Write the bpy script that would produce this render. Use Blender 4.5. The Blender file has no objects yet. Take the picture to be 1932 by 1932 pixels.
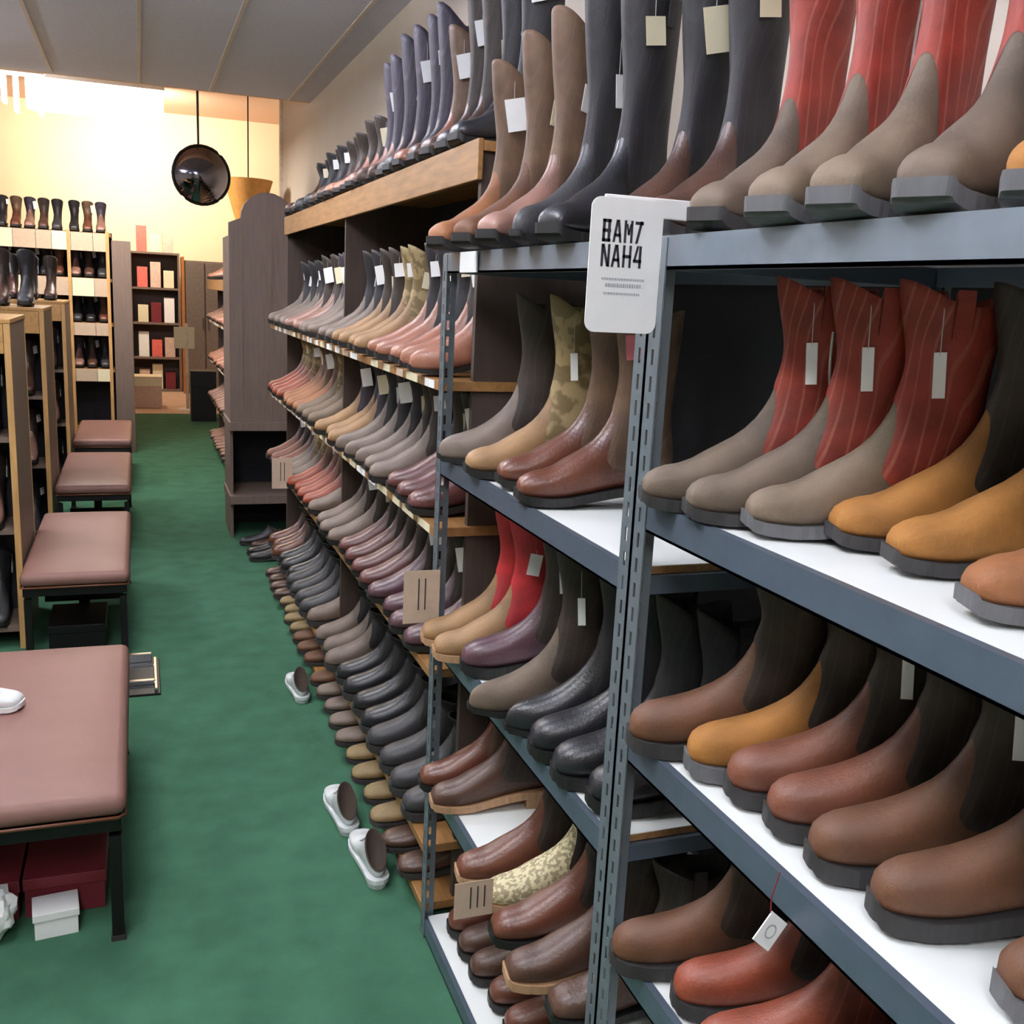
import bpy, bmesh, math, random
from mathutils import Vector, Matrix

random.seed(7)
SC = bpy.context.scene
COL = SC.collection

# ------------------------------------------------------------------ camera, exposure, world
CAM_H = 1.70
def setup_camera():
    f, c = 1900.0, 966.0
    dy = Vector((258 - c, 525 - c, f)).normalized()          # aisle direction seen in the camera
    dd = Vector((-450, 8908, f)).normalized()                # straight down seen in the camera
    dd = (dd - dy * dd.dot(dy)).normalized()
    dz = -dd
    dx = dy.cross(dz)
    if dx.x < 0: dx = -dx
    right = Vector((dx.x, dy.x, dz.x)); up = -Vector((dx.y, dy.y, dz.y)); back = -Vector((dx.z, dy.z, dz.z))
    m = Matrix((right, up, back)).transposed().to_4x4()
    m.translation = Vector((0, 0, CAM_H))
    cd = bpy.data.cameras.new('camera'); cd.sensor_width = 36; cd.lens = 36 * f / 1932
    cd.clip_start = 0.05; cd.clip_end = 60
    co = bpy.data.objects.new('camera', cd); COL.objects.link(co); co.matrix_world = m
    SC.camera = co
setup_camera()
SC.view_settings.view_transform = 'Standard'
SC.view_settings.look = 'None'
SC.view_settings.gamma = 1
SC.view_settings.use_curve_mapping = False
SC.view_settings.exposure = -0.1
W = bpy.data.worlds.new('world'); SC.world = W; W.use_nodes = True
W.node_tree.nodes['Background'].inputs[0].default_value = (0.02, 0.02, 0.022, 1)
W.node_tree.nodes['Background'].inputs[1].default_value = 0.3

CEIL_POWER = 30        # each ceiling troffer, W
WARM_POWER = 260       # warm lamps in the far hall

def area(name, loc, sx, sy, power, color, rot=(0, 0, 0), parent=None, spread=math.pi):
    ld = bpy.data.lights.new(name, 'AREA'); ld.shape = 'RECTANGLE'; ld.size = sx; ld.size_y = sy
    ld.energy = power; ld.color = color; ld.spread = spread
    o = bpy.data.objects.new(name, ld); COL.objects.link(o); o.location = loc; o.rotation_euler = rot
    o.parent = parent
    return o

# ------------------------------------------------------------------ materials
def lin(c):
    return tuple(((v / 255) / 12.92 if v / 255 <= 0.04045 else ((v / 255 + 0.055) / 1.055) ** 2.4) for v in c)

MATS = {}
def mat(name, rgb, rough=0.5, metal=0.0, var=0.12, scale=30, bump=0.0, bscale=200, spec=0.5, stretch=None, emit=None, coat=0):
    if name in MATS: return MATS[name]
    m = bpy.data.materials.new(name); m.use_nodes = True
    nt = m.node_tree; b = nt.nodes['Principled BSDF']
    r = lin(rgb)
    tc = nt.nodes.new('ShaderNodeTexCoord'); mp = nt.nodes.new('ShaderNodeMapping')
    nt.links.new(tc.outputs['Object'], mp.inputs[0])
    if stretch: mp.inputs['Scale'].default_value = stretch
    n = nt.nodes.new('ShaderNodeTexNoise'); n.inputs['Scale'].default_value = scale; n.inputs['Detail'].default_value = 5
    nt.links.new(mp.outputs[0], n.inputs['Vector'])
    cr = nt.nodes.new('ShaderNodeValToRGB')
    cr.color_ramp.elements[0].position = 0.3; cr.color_ramp.elements[1].position = 0.7
    cr.color_ramp.elements[0].color = (*[v * (1 - var) for v in r], 1)
    cr.color_ramp.elements[1].color = (*[min(1, v * (1 + var)) for v in r], 1)
    nt.links.new(n.outputs['Fac'], cr.inputs[0]); nt.links.new(cr.outputs[0], b.inputs['Base Color'])
    b.inputs['Roughness'].default_value = rough; b.inputs['Metallic'].default_value = metal
    b.inputs['Specular IOR Level'].default_value = spec
    if coat: b.inputs['Coat Weight'].default_value = coat; b.inputs['Coat Roughness'].default_value = 0.25
    if bump:
        n2 = nt.nodes.new('ShaderNodeTexNoise'); n2.inputs['Scale'].default_value = bscale; n2.inputs['Detail'].default_value = 3
        nt.links.new(mp.outputs[0], n2.inputs['Vector'])
        bm_ = nt.nodes.new('ShaderNodeBump'); bm_.inputs['Strength'].default_value = bump; bm_.inputs['Distance'].default_value = 0.002
        nt.links.new(n2.outputs['Fac'], bm_.inputs['Height']); nt.links.new(bm_.outputs[0], b.inputs['Normal'])
    if emit:
        b.inputs['Emission Color'].default_value = (*lin(emit[0]), 1); b.inputs['Emission Strength'].default_value = emit[1]
    MATS[name] = m
    return m

def leather(name, rgb, rough=0.5, var=0.16):
    return mat('leather_' + name, rgb, rough, var=max(var, .3), scale=11, bump=0.35, bscale=180)

def stitched(name, rgb, thread, amount=0.5):
    """shaft leather with rows of pale stitching"""
    key = 'stitched_' + name
    if key in MATS: return MATS[key]
    m = mat(key, rgb, 0.6, var=0.42, scale=13, bump=0.3, bscale=180)
    nt = m.node_tree; b = nt.nodes['Principled BSDF']
    src = b.inputs['Base Color'].links[0].from_socket
    tc = nt.nodes.new('ShaderNodeTexCoord'); mp = nt.nodes.new('ShaderNodeMapping')
    mp.inputs['Scale'].default_value = (1, .6, 0.42); mp.inputs['Rotation'].default_value = (.25, .35, .3)
    nt.links.new(tc.outputs['Object'], mp.inputs[0])
    w = nt.nodes.new('ShaderNodeTexWave'); w.inputs['Scale'].default_value = 14; w.inputs['Distortion'].default_value = 11
    w.inputs['Detail'].default_value = 1.5; w.inputs['Detail Scale'].default_value = 0.8
    nt.links.new(mp.outputs[0], w.inputs['Vector'])
    cr = nt.nodes.new('ShaderNodeValToRGB')
    cr.color_ramp.elements[0].position = 0.90; cr.color_ramp.elements[0].color = (0, 0, 0, 1)
    cr.color_ramp.elements[1].position = 0.97; cr.color_ramp.elements[1].color = (amount,) * 3 + (1,)
    nt.links.new(w.outputs['Fac'], cr.inputs[0])
    mx = nt.nodes.new('ShaderNodeMix'); mx.data_type = 'RGBA'
    nt.links.new(cr.outputs[0], mx.inputs['Factor']); nt.links.new(src, mx.inputs['A'])
    mx.inputs['B'].default_value = (*lin(thread), 1)
    nt.links.new(mx.outputs['Result'], b.inputs['Base Color'])
    return m

def patchy(name, a, bcol, scale=18, thresh=0.5):
    """two-tone blotches: camouflage cloth and reptile skin"""
    key = 'patchy_' + name
    if key in MATS: return MATS[key]
    m = mat(key, a, 0.65, var=0.1, scale=scale, bump=0.3, bscale=160)
    nt = m.node_tree; b = nt.nodes['Principled BSDF']
    tc = nt.nodes.new('ShaderNodeTexCoord')
    v = nt.nodes.new('ShaderNodeTexNoise'); v.inputs['Scale'].default_value = scale; v.inputs['Detail'].default_value = 2
    nt.links.new(tc.outputs['Object'], v.inputs['Vector'])
    cr = nt.nodes.new('ShaderNodeValToRGB'); cr.color_ramp.interpolation = 'EASE'
    cr.color_ramp.elements[0].position = thresh - .04; cr.color_ramp.elements[0].color = (*lin(a), 1)
    cr.color_ramp.elements[1].position = thresh + .04; cr.color_ramp.elements[1].color = (*lin(bcol), 1)
    nt.links.new(v.outputs['Fac'], cr.inputs[0]); nt.links.new(cr.outputs[0], b.inputs['Base Color'])
    return m

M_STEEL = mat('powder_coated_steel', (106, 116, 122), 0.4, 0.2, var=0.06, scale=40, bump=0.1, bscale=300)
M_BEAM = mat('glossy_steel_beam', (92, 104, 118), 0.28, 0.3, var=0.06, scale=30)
M_LAM = mat('white_laminate', (240, 244, 243), 0.35, var=0.02, scale=6)
M_CHIP = mat('raw_board_edge', (150, 112, 72), 0.8, var=0.2, scale=120)
M_UPRIGHT = mat('stained_upright', (70, 56, 48), 0.7, var=0.15, scale=8, stretch=(7, 7, 0.6))
M_TOPBEAM_LIT = mat('lit_steel_beam', (126, 136, 146), 0.3, 0.3, var=0.06, scale=30)  # same beam steel, brighter light near the ceiling put into the colour
M_SHADEBACK = mat('shade_dark_backing', (34, 33, 38), 0.85, var=0.15, scale=8)  # dark sheet colour standing in for the shade deep inside the shelving
M_OAK = mat('honey_oak', (178, 134, 78), 0.45, var=0.2, scale=9, stretch=(6, 0.7, 6))
M_OAKV = mat('honey_oak_upright', (196, 152, 96), 0.45, var=0.18, scale=9, stretch=(6, 6, 0.7))
M_SHELFWOOD = mat('worn_pine_shelf', (150, 108, 62), 0.5, var=0.22, scale=9, stretch=(6, 0.8, 6))
M_LAMBROWN = mat('brown_laminate_panel', (122, 104, 90), 0.55, var=0.08, scale=5, stretch=(8, 8, 0.6))
M_DKBROWN = mat('dark_brown_wood', (118, 100, 90), 0.6, var=0.1, scale=8, stretch=(7, 7, 0.6))
M_BLACKMETAL = mat('black_enamel', (22, 21, 22), 0.45, 0.3, var=0.1)
M_VINYL = mat('brown_vinyl', (136, 100, 92), 0.45, var=0.05, scale=7, bump=0.25, bscale=350, spec=.25)
M_PIPING = mat('brown_vinyl_piping', (112, 66, 46), 0.45, var=0.08)
M_WHITE = mat('white_card', (248, 249, 250), 0.6, var=0.02)
M_CREAM = mat('cream_card', (232, 222, 190), 0.6, var=0.03)
M_KRAFT = mat('kraft_card', (196, 172, 150), 0.75, var=0.06, scale=40)
M_INK = mat('dark_ink', (48, 46, 56), 0.7, var=0.05)
M_GREYINK = mat('grey_ink', (176, 178, 184), 0.7, var=0.05)
M_STRING = mat('tag_string', (190, 186, 180), 0.8)
M_RUBBER = mat('dark_rubber', (52, 50, 50), 0.7, var=0.12, scale=60)
M_GREYRUB = mat('grey_rubber', (96, 96, 98), 0.7, var=0.1, scale=60)
M_TANSOLE = mat('tan_welt_sole', (176, 138, 104), 0.6, var=0.1, scale=60)
M_BLKSOLE = mat('black_sole', (26, 24, 24), 0.55, var=0.1)
M_LINING = mat('boot_lining', (60, 48, 40), 0.9)
M_WALL = mat('beige_wall_paint', (206, 194, 178), 0.8, var=0.03, scale=3)
M_FARWALL = mat('cream_wall_paint', (236, 214, 184), 0.8, var=0.03, scale=2)
M_CEIL = mat('grey_ceiling_panel', (214, 216, 232), 0.9, var=0.05, scale=60, bump=0.2, bscale=150)
M_WARMCEIL = mat('cream_ceiling', (228, 196, 172), 0.85, var=0.03)
M_RAIL = mat('pale_ceiling_rail', (214, 202, 192), 0.6)
M_CARPET = mat('green_carpet', (66, 108, 84), 0.95, var=0.14, scale=7, bump=0.5, bscale=420, spec=0.1)
M_TILE = mat('tan_floor_tile', (186, 156, 132), 0.5, var=0.1, scale=5)
M_CHROME = mat('chrome', (210, 212, 216), 0.15, 1.0, var=0.03)
M_MIRROR = mat('mirror_glass', (150, 152, 160), 0.04, 1.0, var=0.01)

# ------------------------------------------------------------------ mesh helpers
def new_obj(name, data, m=None, parent=None, loc=None, rot=None):
    o = bpy.data.objects.new(name, data); COL.objects.link(o)
    if m is not None and data is not None:
        if len(data.materials) == 0: data.materials.append(None)
        o.material_slots[0].link = 'OBJECT'; o.material_slots[0].material = m
    if parent is not None: o.parent = parent
    if loc is not None: o.location = loc
    if rot is not None: o.rotation_euler = rot
    return o

def thing(name, label, cat, loc=(0, 0, 0), rotz=0.0, group=None):
    o = bpy.data.objects.new(name, None); COL.objects.link(o)
    o.location = loc; o.rotation_euler = (0, 0, rotz); o.empty_display_size = 0.05
    o['label'] = label; o['category'] = cat
    if group: o['group'] = group
    return o

def tag(o, label, cat, group=None):
    o['label'] = label; o['category'] = cat
    if group: o['group'] = group
    return o

def box_mesh(name, lo, hi, bevel=0.0, seg=2):
    bm = bmesh.new()
    add_box(bm, lo, hi)
    if bevel:
        bmesh.ops.bevel(bm, geom=bm.edges[:], offset=bevel, segments=seg, affect='EDGES', profile=0.6)
    return finish(bm, name, smooth=bevel > 0.004)

def add_box(bm, lo, hi, mtx=None):
    vs = []
    for x in (lo[0], hi[0]):
        for y in (lo[1], hi[1]):
            for z in (lo[2], hi[2]):
                p = Vector((x, y, z))
                vs.append(bm.verts.new(mtx @ p if mtx else p))
    for f in ((0, 1, 3, 2), (4, 6, 7, 5), (0, 4, 5, 1), (2, 3, 7, 6), (0, 2, 6, 4), (1, 5, 7, 3)):
        bm.faces.new([vs[i] for i in f])

def add_tube(bm, pts, r, n=6):
    rings = []
    for i, p in enumerate(pts):
        p = Vector(p)
        d = (Vector(pts[min(i + 1, len(pts) - 1)]) - Vector(pts[max(i - 1, 0)])).normalized()
        a = d.orthogonal().normalized(); b = d.cross(a)
        rings.append([bm.verts.new(p + a * r * math.cos(2 * math.pi * k / n) + b * r * math.sin(2 * math.pi * k / n)) for k in range(n)])
    for q in range(len(rings) - 1):
        for k in range(n):
            bm.faces.new((rings[q][k], rings[q][(k + 1) % n], rings[q + 1][(k + 1) % n], rings[q + 1][k]))
    bm.faces.new(rings[0][::-1]); bm.faces.new(rings[-1])

def finish(bm, name, smooth=False):
    bmesh.ops.recalc_face_normals(bm, faces=bm.faces)
    me = bpy.data.meshes.new(name); bm.to_mesh(me); bm.free()
    if smooth:
        for p in me.polygons: p.use_smooth = True
    return me

def pbox(name, lo, hi, m, parent=None, bevel=0.0, kind=None):
    o = new_obj(name, box_mesh(name, lo, hi, bevel), m, parent)
    if kind: o['kind'] = kind
    return o

# ------------------------------------------------------------------ the boot
def catmull(a, u):
    n = len(a) - 1
    u = max(0.0, min(n, u)); i = min(int(u), n - 1); t = u - i
    p0, p1, p2, p3 = a[max(i - 1, 0)], a[i], a[i + 1], a[min(i + 2, n)]
    return 0.5 * ((2 * p1) + (-p0 + p2) * t + (2 * p0 - 5 * p1 + 4 * p2 - p3) * t * t + (-p0 + 3 * p1 - 3 * p2 + p3) * t ** 3)

# front/top line, back/bottom line, half width from toe tip round the ankle to the shaft rim
SECT = [  # Fx, Fz, Bx, Bz, w
    (.300, .030, .300, .016, .007), (.294, .046, .296, .010, .026), (.274, .060, .278, .006, .041), (.240, .070, .242, .004, .049),
    (.205, .083, .206, .006, .050), (.170, .103, .166, .012, .045), (.144, .128, .115, .020, .041), (.127, .157, .060, .026, .038),
    (.118, .186, .014, .030, .037), (.113, .212, -.004, .056, .037), (.112, .236, -.004, .102, .039), (.115, .262, .004, .150, .044),
    (.121, .292, .005, .200, .050), (.127, .322, .001, .262, .055), (.131, .352, -.004, .335, .058)]
KINDS = {  # toe half width, sole thickness, heel height, toe height
    'square': (.034, .013, .030, .88), 'snip': (.013, .008, .040, .92), 'round': (.028, .020, .026, 1.0)}

class Form:
    def __init__(s, kind, H):
        tw, s.t, s.h, th = KINDS[kind]
        S = [list(r) for r in SECT]
        if kind == 'snip':
            for i, k in ((1, .55), (2, .72), (3, .88), (4, .93)): S[i][4] *= k
        elif kind == 'square':
            S[0][4] = .022; S[1][4] = .036; S[2][4] = .043
            for i in (0, 1, 2, 3): S[i][1] = S[i][3] + (S[i][1] - S[i][3]) * th
        else:
            S[0][4] = .012; S[1][4] = .032; S[2][4] = .045; S[3][4] = .051
            for i in (0, 1, 2, 3): S[i][1] = S[i][1] * th + .001
        lift = (s.h - .026) * 0.9
        for i in range(len(S)):           # heel lift and sole thickness
            k = min(1, max(0, (.215 - S[i][2]) / .17))
            S[i][3] += s.t + lift * k; S[i][1] += s.t + lift * min(1, max(0, (.215 - S[i][0]) / .1))
        z0 = .19; top = S[-1][1]          # stretch the shaft so that the rim is at H
        k = (H - z0) / (top - z0)
        for r in S:
            for j in (1, 3):
                if r[j] > z0: r[j] = z0 + (r[j] - z0) * k
        s.S = S; s.cols = [[r[j] for r in S] for j in range(5)]
        s.H = H
    def at(s, u, v, off=0.0):
        fx, fz, bx, bz, w = (catmull(c, u) for c in s.cols)
        cx, cz, ax, az = (fx + bx) / 2, (fz + bz) / 2, (fx - bx) / 2, (fz - bz) / 2
        la = math.hypot(ax, az) or 1e-6
        c, sn = math.cos(v), math.sin(v)
        if c < 0 and u < 8:
            e = .62 + .38 * max(0, (u - 5) / 3)
            c, sn = -abs(c) ** e, math.copysign(abs(sn) ** e, sn)
        elif u < 5:
            sn = math.copysign(abs(sn) ** .85, sn)
        k = 1 + off / la
        return Vector((cx + ax * c * k, (w + off) * sn, cz + az * c * k))

FORMS = {}
def form(kind, H):
    if (kind, H) not in FORMS: FORMS[(kind, H)] = Form(kind, H)
    return FORMS[(kind, H)]

CACHE = {}
def cached(key, fn):
    if key not in CACHE: CACHE[key] = fn()
    return CACHE[key]

def foot_mesh(kind, H, nu, nv, utop):
    F = form(kind, H); bm = bmesh.new(); rings = []
    us = [utop * (i / nu) ** 1.0 for i in range(nu + 1)]
    for u in us: rings.append([bm.verts.new(F.at(u, 2 * math.pi * j / nv)) for j in range(nv)])
    for i in range(nu):
        for j in range(nv):
            bm.faces.new((rings[i][j], rings[i][(j + 1) % nv], rings[i + 1][(j + 1) % nv], rings[i + 1][j]))
    bm.faces.new(rings[0])
    return finish(bm, 'foot', True)

def lining_mesh(kind, H, nv, utop):
    """rolled collar, inner wall and insole of a low shoe"""
    F = form(kind, H); bm = bmesh.new(); last = None
    for off, dz in ((.0005, -.003), (-.002, .004), (-.006, .002), (-.009, -.03)):
        ring = [bm.verts.new(F.at(utop, 2 * math.pi * j / nv, off) + Vector((0, 0, dz))) for j in range(nv)]
        if last:
            for j in range(nv): bm.faces.new((last[j], last[(j + 1) % nv], ring[(j + 1) % nv], ring[j]))
        last = ring
    bm.faces.new(last)
    return finish(bm, 'collar_lining', True)

def laces_mesh(kind, H):
    F = form(kind, H); bm = bmesh.new()
    for i in range(5):
        u = 5.3 + .55 * i
        add_tube(bm, [F.at(u + .1 * (k % 2), v, .0025) for k, v in enumerate((-.75, -.4, 0, .4, .75))], .0028, 5)
    return finish(bm, 'laces', True)

def shaft_mesh(kind, H, nu, nv, dip, uend=14.0, scallop=1.0):
    """shell over the ankle: low rounded lobe on each side, scalloped rim, lined inside"""
    F = form(kind, H); bm = bmesh.new(); rings = []
    def u0(v):
        s2 = abs(math.sin(v))
        base = 7.5 + 1.9 * (1 - math.cos(v)) / 2
        return base - dip * s2 ** 2.4
    def u1(v): return uend - .55 * scallop * abs(math.sin(v)) ** 2
    for i in range(nu + 1):
        t = i / nu
        rings.append([bm.verts.new(F.at(u0(v) + (u1(v) - u0(v)) * t, v, .0018 + (.0008 if 0 < i else -.001)))
                      for v in (2 * math.pi * j / nv for j in range(nv))])
    for off, back in ((-.002, 0), (-.004, .7), (-.004, 2.4)):
        rings.append([bm.verts.new(F.at(u1(v) - back, v, off)) for v in (2 * math.pi * j / nv for j in range(nv))])
    for i in range(len(rings) - 1):
        for j in range(nv):
            bm.faces.new((rings[i][j], rings[i][(j + 1) % nv], rings[i + 1][(j + 1) % nv], rings[i + 1][j]))
    bm.faces.new(rings[-1])
    return finish(bm, 'shaft', True)

def sole_mesh(kind, H, ribs):
    F = form(kind, H); bm = bmesh.new(); st = []
    n = 44 if ribs else 18
    tab = sorted((r[2], r[4], r[3]) for r in F.S[:9])
    def look(x, k):
        if x <= tab[0][0]: return tab[0][k]
        for a, b in zip(tab, tab[1:]):
            if a[0] <= x <= b[0] or b is tab[-1]:
                q = min(1, max(0, (x - a[0]) / max(1e-6, b[0] - a[0]))); return a[k] + (b[k] - a[k]) * q
    cr = {'square': (.020, .62), 'round': (.040, .25), 'snip': (.014, .5)}[kind]      # toe corner radius, blunt tip share
    xs = [.304 - cr[0] * (1 - math.cos(math.pi / 2 * k / 7)) for k in range(7)]
    xs += [.304 - cr[0] - (.318 - cr[0] - .03) * k / (n - 12) for k in range(n - 12)]
    xs += [-.014 + .03 * (1 - math.sin(math.pi / 2 * k / 5)) for k in range(6)]
    for i, x in enumerate(xs):
        e = 1.0
        if x < .02: e = math.sqrt(max(.05, 1 - ((.02 - x) / .036) ** 2))
        if x > .304 - cr[0]: e = cr[1] + (1 - cr[1]) * math.sqrt(max(0, 1 - ((x - .304 + cr[0]) / cr[0]) ** 2))
        w = (max(look(x, 1), look(.304 - cr[0], 1) if x > .304 - cr[0] else 0) + .0032) * e + (.0012 if ribs and i % 2 and 7 < i < len(xs) - 7 else 0)
        z = look(x, 2)
        st.append((x, w, z + .004, max(0.0, z - F.t)))
    rings = [[bm.verts.new((x, w, zt)), bm.verts.new((x, -w, zt)), bm.verts.new((x, -w * .97, zb)), bm.verts.new((x, w * .97, zb))] for x, w, zt, zb in st]
    for a, b in zip(rings, rings[1:]):
        for k in range(4): bm.faces.new((a[k], a[(k + 1) % 4], b[(k + 1) % 4], b[k]))
    bm.faces.new(rings[0]); bm.faces.new(rings[-1][::-1])
    return finish(bm, 'sole')

def heel_mesh(kind, H):
    F = form(kind, H); bm = bmesh.new()
    zt = F.S[8][3] - F.t + .004
    prof = []
    for k in range(13):
        a = math.pi / 2 + math.pi * k / 12
        prof.append((.024 + .034 * math.cos(a), .036 * math.sin(a)))
    prof = [(.068, .036)] + prof + [(.068, -.036)]
    lo = [bm.verts.new((x * .94 + .004, y * .9, 0.0)) for x, y in prof]
    hi = [bm.verts.new((x, y, zt)) for x, y in prof]
    n = len(prof)
    for k in range(n): bm.faces.new((lo[k], lo[(k + 1) % n], hi[(k + 1) % n], hi[k]))
    bm.faces.new(lo[::-1]); bm.faces.new(hi)
    return finish(bm, 'heel')

def strap_mesh(kind, H, side):
    F = form(kind, H); bm = bmesh.new(); v = math.pi / 2 * side
    p = F.at(13.3, v, .004)
    for k in (-1, 1):
        pass
    pts = [p + Vector((0, 0, -.035)), p + Vector((0, .004 * side, .01)), p + Vector((0, .002 * side, .026)), p + Vector((0, -.006 * side, .022)), p + Vector((0, -.008 * side, -.02))]
    vs = []
    for q in pts: vs.append([bm.verts.new(q + Vector((dx, dy * side, 0))) for dx, dy in ((-.011, 0), (.011, 0), (.011, .002), (-.011, .002))])
    for a, b in zip(vs, vs[1:]):
        for k in range(4): bm.faces.new((a[k], a[(k + 1) % 4], b[(k + 1) % 4], b[k]))
    bm.faces.new(vs[0]); bm.faces.new(vs[-1][::-1])
    return finish(bm, 'pull_strap')

def piping_mesh(kind, H):
    F = form(kind, H); bm = bmesh.new()
    for s in (1, -1):
        add_tube(bm, [F.at(8.6 + .5 * i, math.pi / 2 * s * 1.06, .003) for i in range(10)], .0022, 5)
    return finish(bm, 'side_piping', True)

def tag_meshes(kind, H, variant):
    F = form(kind, H)
    def card():
        bm = bmesh.new()
        w, h = ((.030, .052), (.040, .046), (.016, .058), (.052, .070))[variant % 4]
        u, v = ((12.2, 1.45), (12.6, 1.0), (11.6, 1.2), (12.4, .9))[variant % 4]
        p = F.at(u, v, .007)
        n = Vector((math.cos(v), math.sin(v), 0)).normalized()
        rz = math.atan2(n.y, n.x) - math.pi / 2
        m = Matrix.Translation(p) @ Matrix.Rotation(rz, 4, 'Z') @ Matrix.Rotation((-.16, .12, .08, .2)[variant % 4], 4, 'Y')
        add_box(bm, (-w / 2, -.0006, -h), (w / 2, .0006, 0), m)
        return finish(bm, 'price_tag')
    def cord():
        bm = bmesh.new()
        u, v = ((12.2, 1.45), (12.6, 1.0), (11.6, 1.2), (12.4, .9))[variant % 4]
        add_tube(bm, [F.at(13.2, v, .002), F.at(u, v, .007) + Vector((0, 0, -.004))], .0008, 4)
        return finish(bm, 'tag_string')
    return cached(('tag', kind, H, variant), card), cached(('cord', kind, H, variant), cord)

def boot(label, x, y, z, deg, kind, H, foot_m, shaft_m=None, sole_m=None, welt=None, tags=None, tag_m=None, near=False,
         dip=2.5, group=None, scale=1.0, name=None, straps=False, pipe=None, wid=.9, zs=None, laced=False):
    """toe tip stands at (x, y) on the surface z; deg turns the toe down the aisle"""
    low = shaft_m is None
    a = math.pi - math.radians(deg)
    L = .300 * scale
    ox, oy = x - L * math.cos(a), y - L * math.sin(a)
    t = thing(name or ('shoe' if low else 'boot'), label, 'shoe' if low else 'boot', (ox, oy, z + .0005), a, group)
    t.scale = (scale, scale * wid, scale * (zs or (.62 if low else 1)))
    q = (22, 28) if near else (14, 16)
    new_obj('upper' if low else 'foot', cached(('f', kind, H, near, low), lambda: foot_mesh(kind, H, *q, 9.4 if low else 12.0)), foot_m, t)
    sm = sole_m or M_RUBBER
    new_obj('sole', cached(('s', kind, H, near), lambda: sole_mesh(kind, H, near and kind != 'snip')), sm, t)
    new_obj('heel', cached(('h', kind, H), lambda: heel_mesh(kind, H)), sm, t)
    if not low:
        sh = new_obj('shaft', cached(('sh', kind, H, near, dip), lambda: shaft_mesh(kind, H, q[0], q[1] * 2 if near else q[1], dip)), shaft_m, t)
        if straps:
            for s in (1, -1): new_obj('pull_strap', cached(('st', kind, H, s), lambda: strap_mesh(kind, H, s)), shaft_m, t)
        if pipe: new_obj('side_piping', cached(('pp', kind, H), lambda: piping_mesh(kind, H)), pipe, t)
    else:
        new_obj('collar_lining', cached(('cl', kind, H, near), lambda: lining_mesh(kind, H, q[1], 9.4)), M_LINING, t)
        if laced: new_obj('laces', cached(('lc', kind, H), lambda: laces_mesh(kind, H)), M_GREYINK, t)
    if tags is not None and not low:
        c, s = tag_meshes(kind, H, tags)
        tg = new_obj('price_tag', c, tag_m or M_WHITE, t)
        new_obj('tag_string', s, M_STRING, tg)
    return t

# ------------------------------------------------------------------ the room
def struct(name, lo, hi, m):
    return pbox(name, lo, hi, m, kind='structure')
LOW_END, HALL_END, CEIL, HALL_CEIL = 8.6, 17.6, 3.14, 4.25
carpet = struct('floor', (-4.2, -2.6, -.06), (1.34, 13.8, 0), M_CARPET)
struct('floor_tiles', (-4.2, 13.8, -.06), (3.4, HALL_END, -.002), M_TILE)
struct('wall_right', (1.34, -2.6, 0), (1.46, 10.3, HALL_CEIL), M_WALL)
struct('wall_left', (-4.32, -2.6, 0), (-4.2, HALL_END, HALL_CEIL), M_WALL)
struct('wall_back', (-4.32, -2.72, 0), (1.46, -2.6, HALL_CEIL), M_WALL)
struct('wall_far', (-4.32, HALL_END, 0), (3.5, HALL_END + .12, HALL_CEIL), M_FARWALL)
struct('wall_alcove', (3.4, 10.3, 0), (3.52, HALL_END, HALL_CEIL), M_WALL)
struct('wall_return', (1.46, 10.18, 0), (3.52, 10.3, HALL_CEIL), M_WALL)
ceil = struct('ceiling', (-4.2, -2.6, CEIL), (1.34, LOW_END, CEIL + .06), M_CEIL)
for xr in (-3.55, -2.95, -2.35, -1.75, -1.15, -.55, .05, .57, 1.17):
    r = pbox('ceiling_rail', (xr - .011, -2.6, CEIL - .007), (xr + .011, LOW_END, CEIL), M_RAIL, ceil)
struct('ceiling_soffit', (-4.2, LOW_END, CEIL), (1.34, LOW_END + .05, HALL_CEIL), M_WARMCEIL)
struct('ceiling_hall', (-4.32, LOW_END, HALL_CEIL), (3.52, HALL_END + .12, HALL_CEIL + .06), M_WARMCEIL)
struct('trim_corner', (1.315, 10.26, 0), (1.40, 10.36, HALL_CEIL), M_RAIL)

def luminaire(x, y, label, k=1.0):  # out of view, hung below the ceiling to carry an added upward fill
    t = thing('ceiling_light', label, 'ceiling light', (x, y, CEIL - .20), 0, 'suspended ceiling lights over the aisle')
    bm = bmesh.new()
    for lo, hi in (((-.30, -.61, -.025), (.30, -.58, .02)), ((-.30, .58, -.025), (.30, .61, .02)), ((-.30, -.58, -.025), (-.27, .58, .02)), ((.27, -.58, -.025), (.30, .58, .02))): add_box(bm, lo, hi)
    new_obj('frame', finish(bm, 'frame'), M_RAIL, t)
    pbox('diffuser', (-.27, -.58, -.012), (.27, .58, .01), mat('lit_diffuser', (250, 250, 245), 0.5, emit=((255, 252, 246), 4.0)), t)
    for yy in (-.5, .5):
        bm = bmesh.new(); add_tube(bm, [(0, yy, .01), (0, yy, .20)], .005, 6); new_obj('hanging_rod', finish(bm, 'hanging_rod'), M_RAIL, t)
    area('tube_light', (0, 0, -.03), .52, 1.14, CEIL_POWER * min(k, 1.3), (1.0, .985, .96), parent=t)
    area('ceiling_fill_light', (0, 0, .03), .52, 1.14, CEIL_POWER * 3.0 * k, (.90, .93, 1.0), rot=(math.pi, 0, 0), parent=t)  # added upward fill that brightens the grey ceiling
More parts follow.
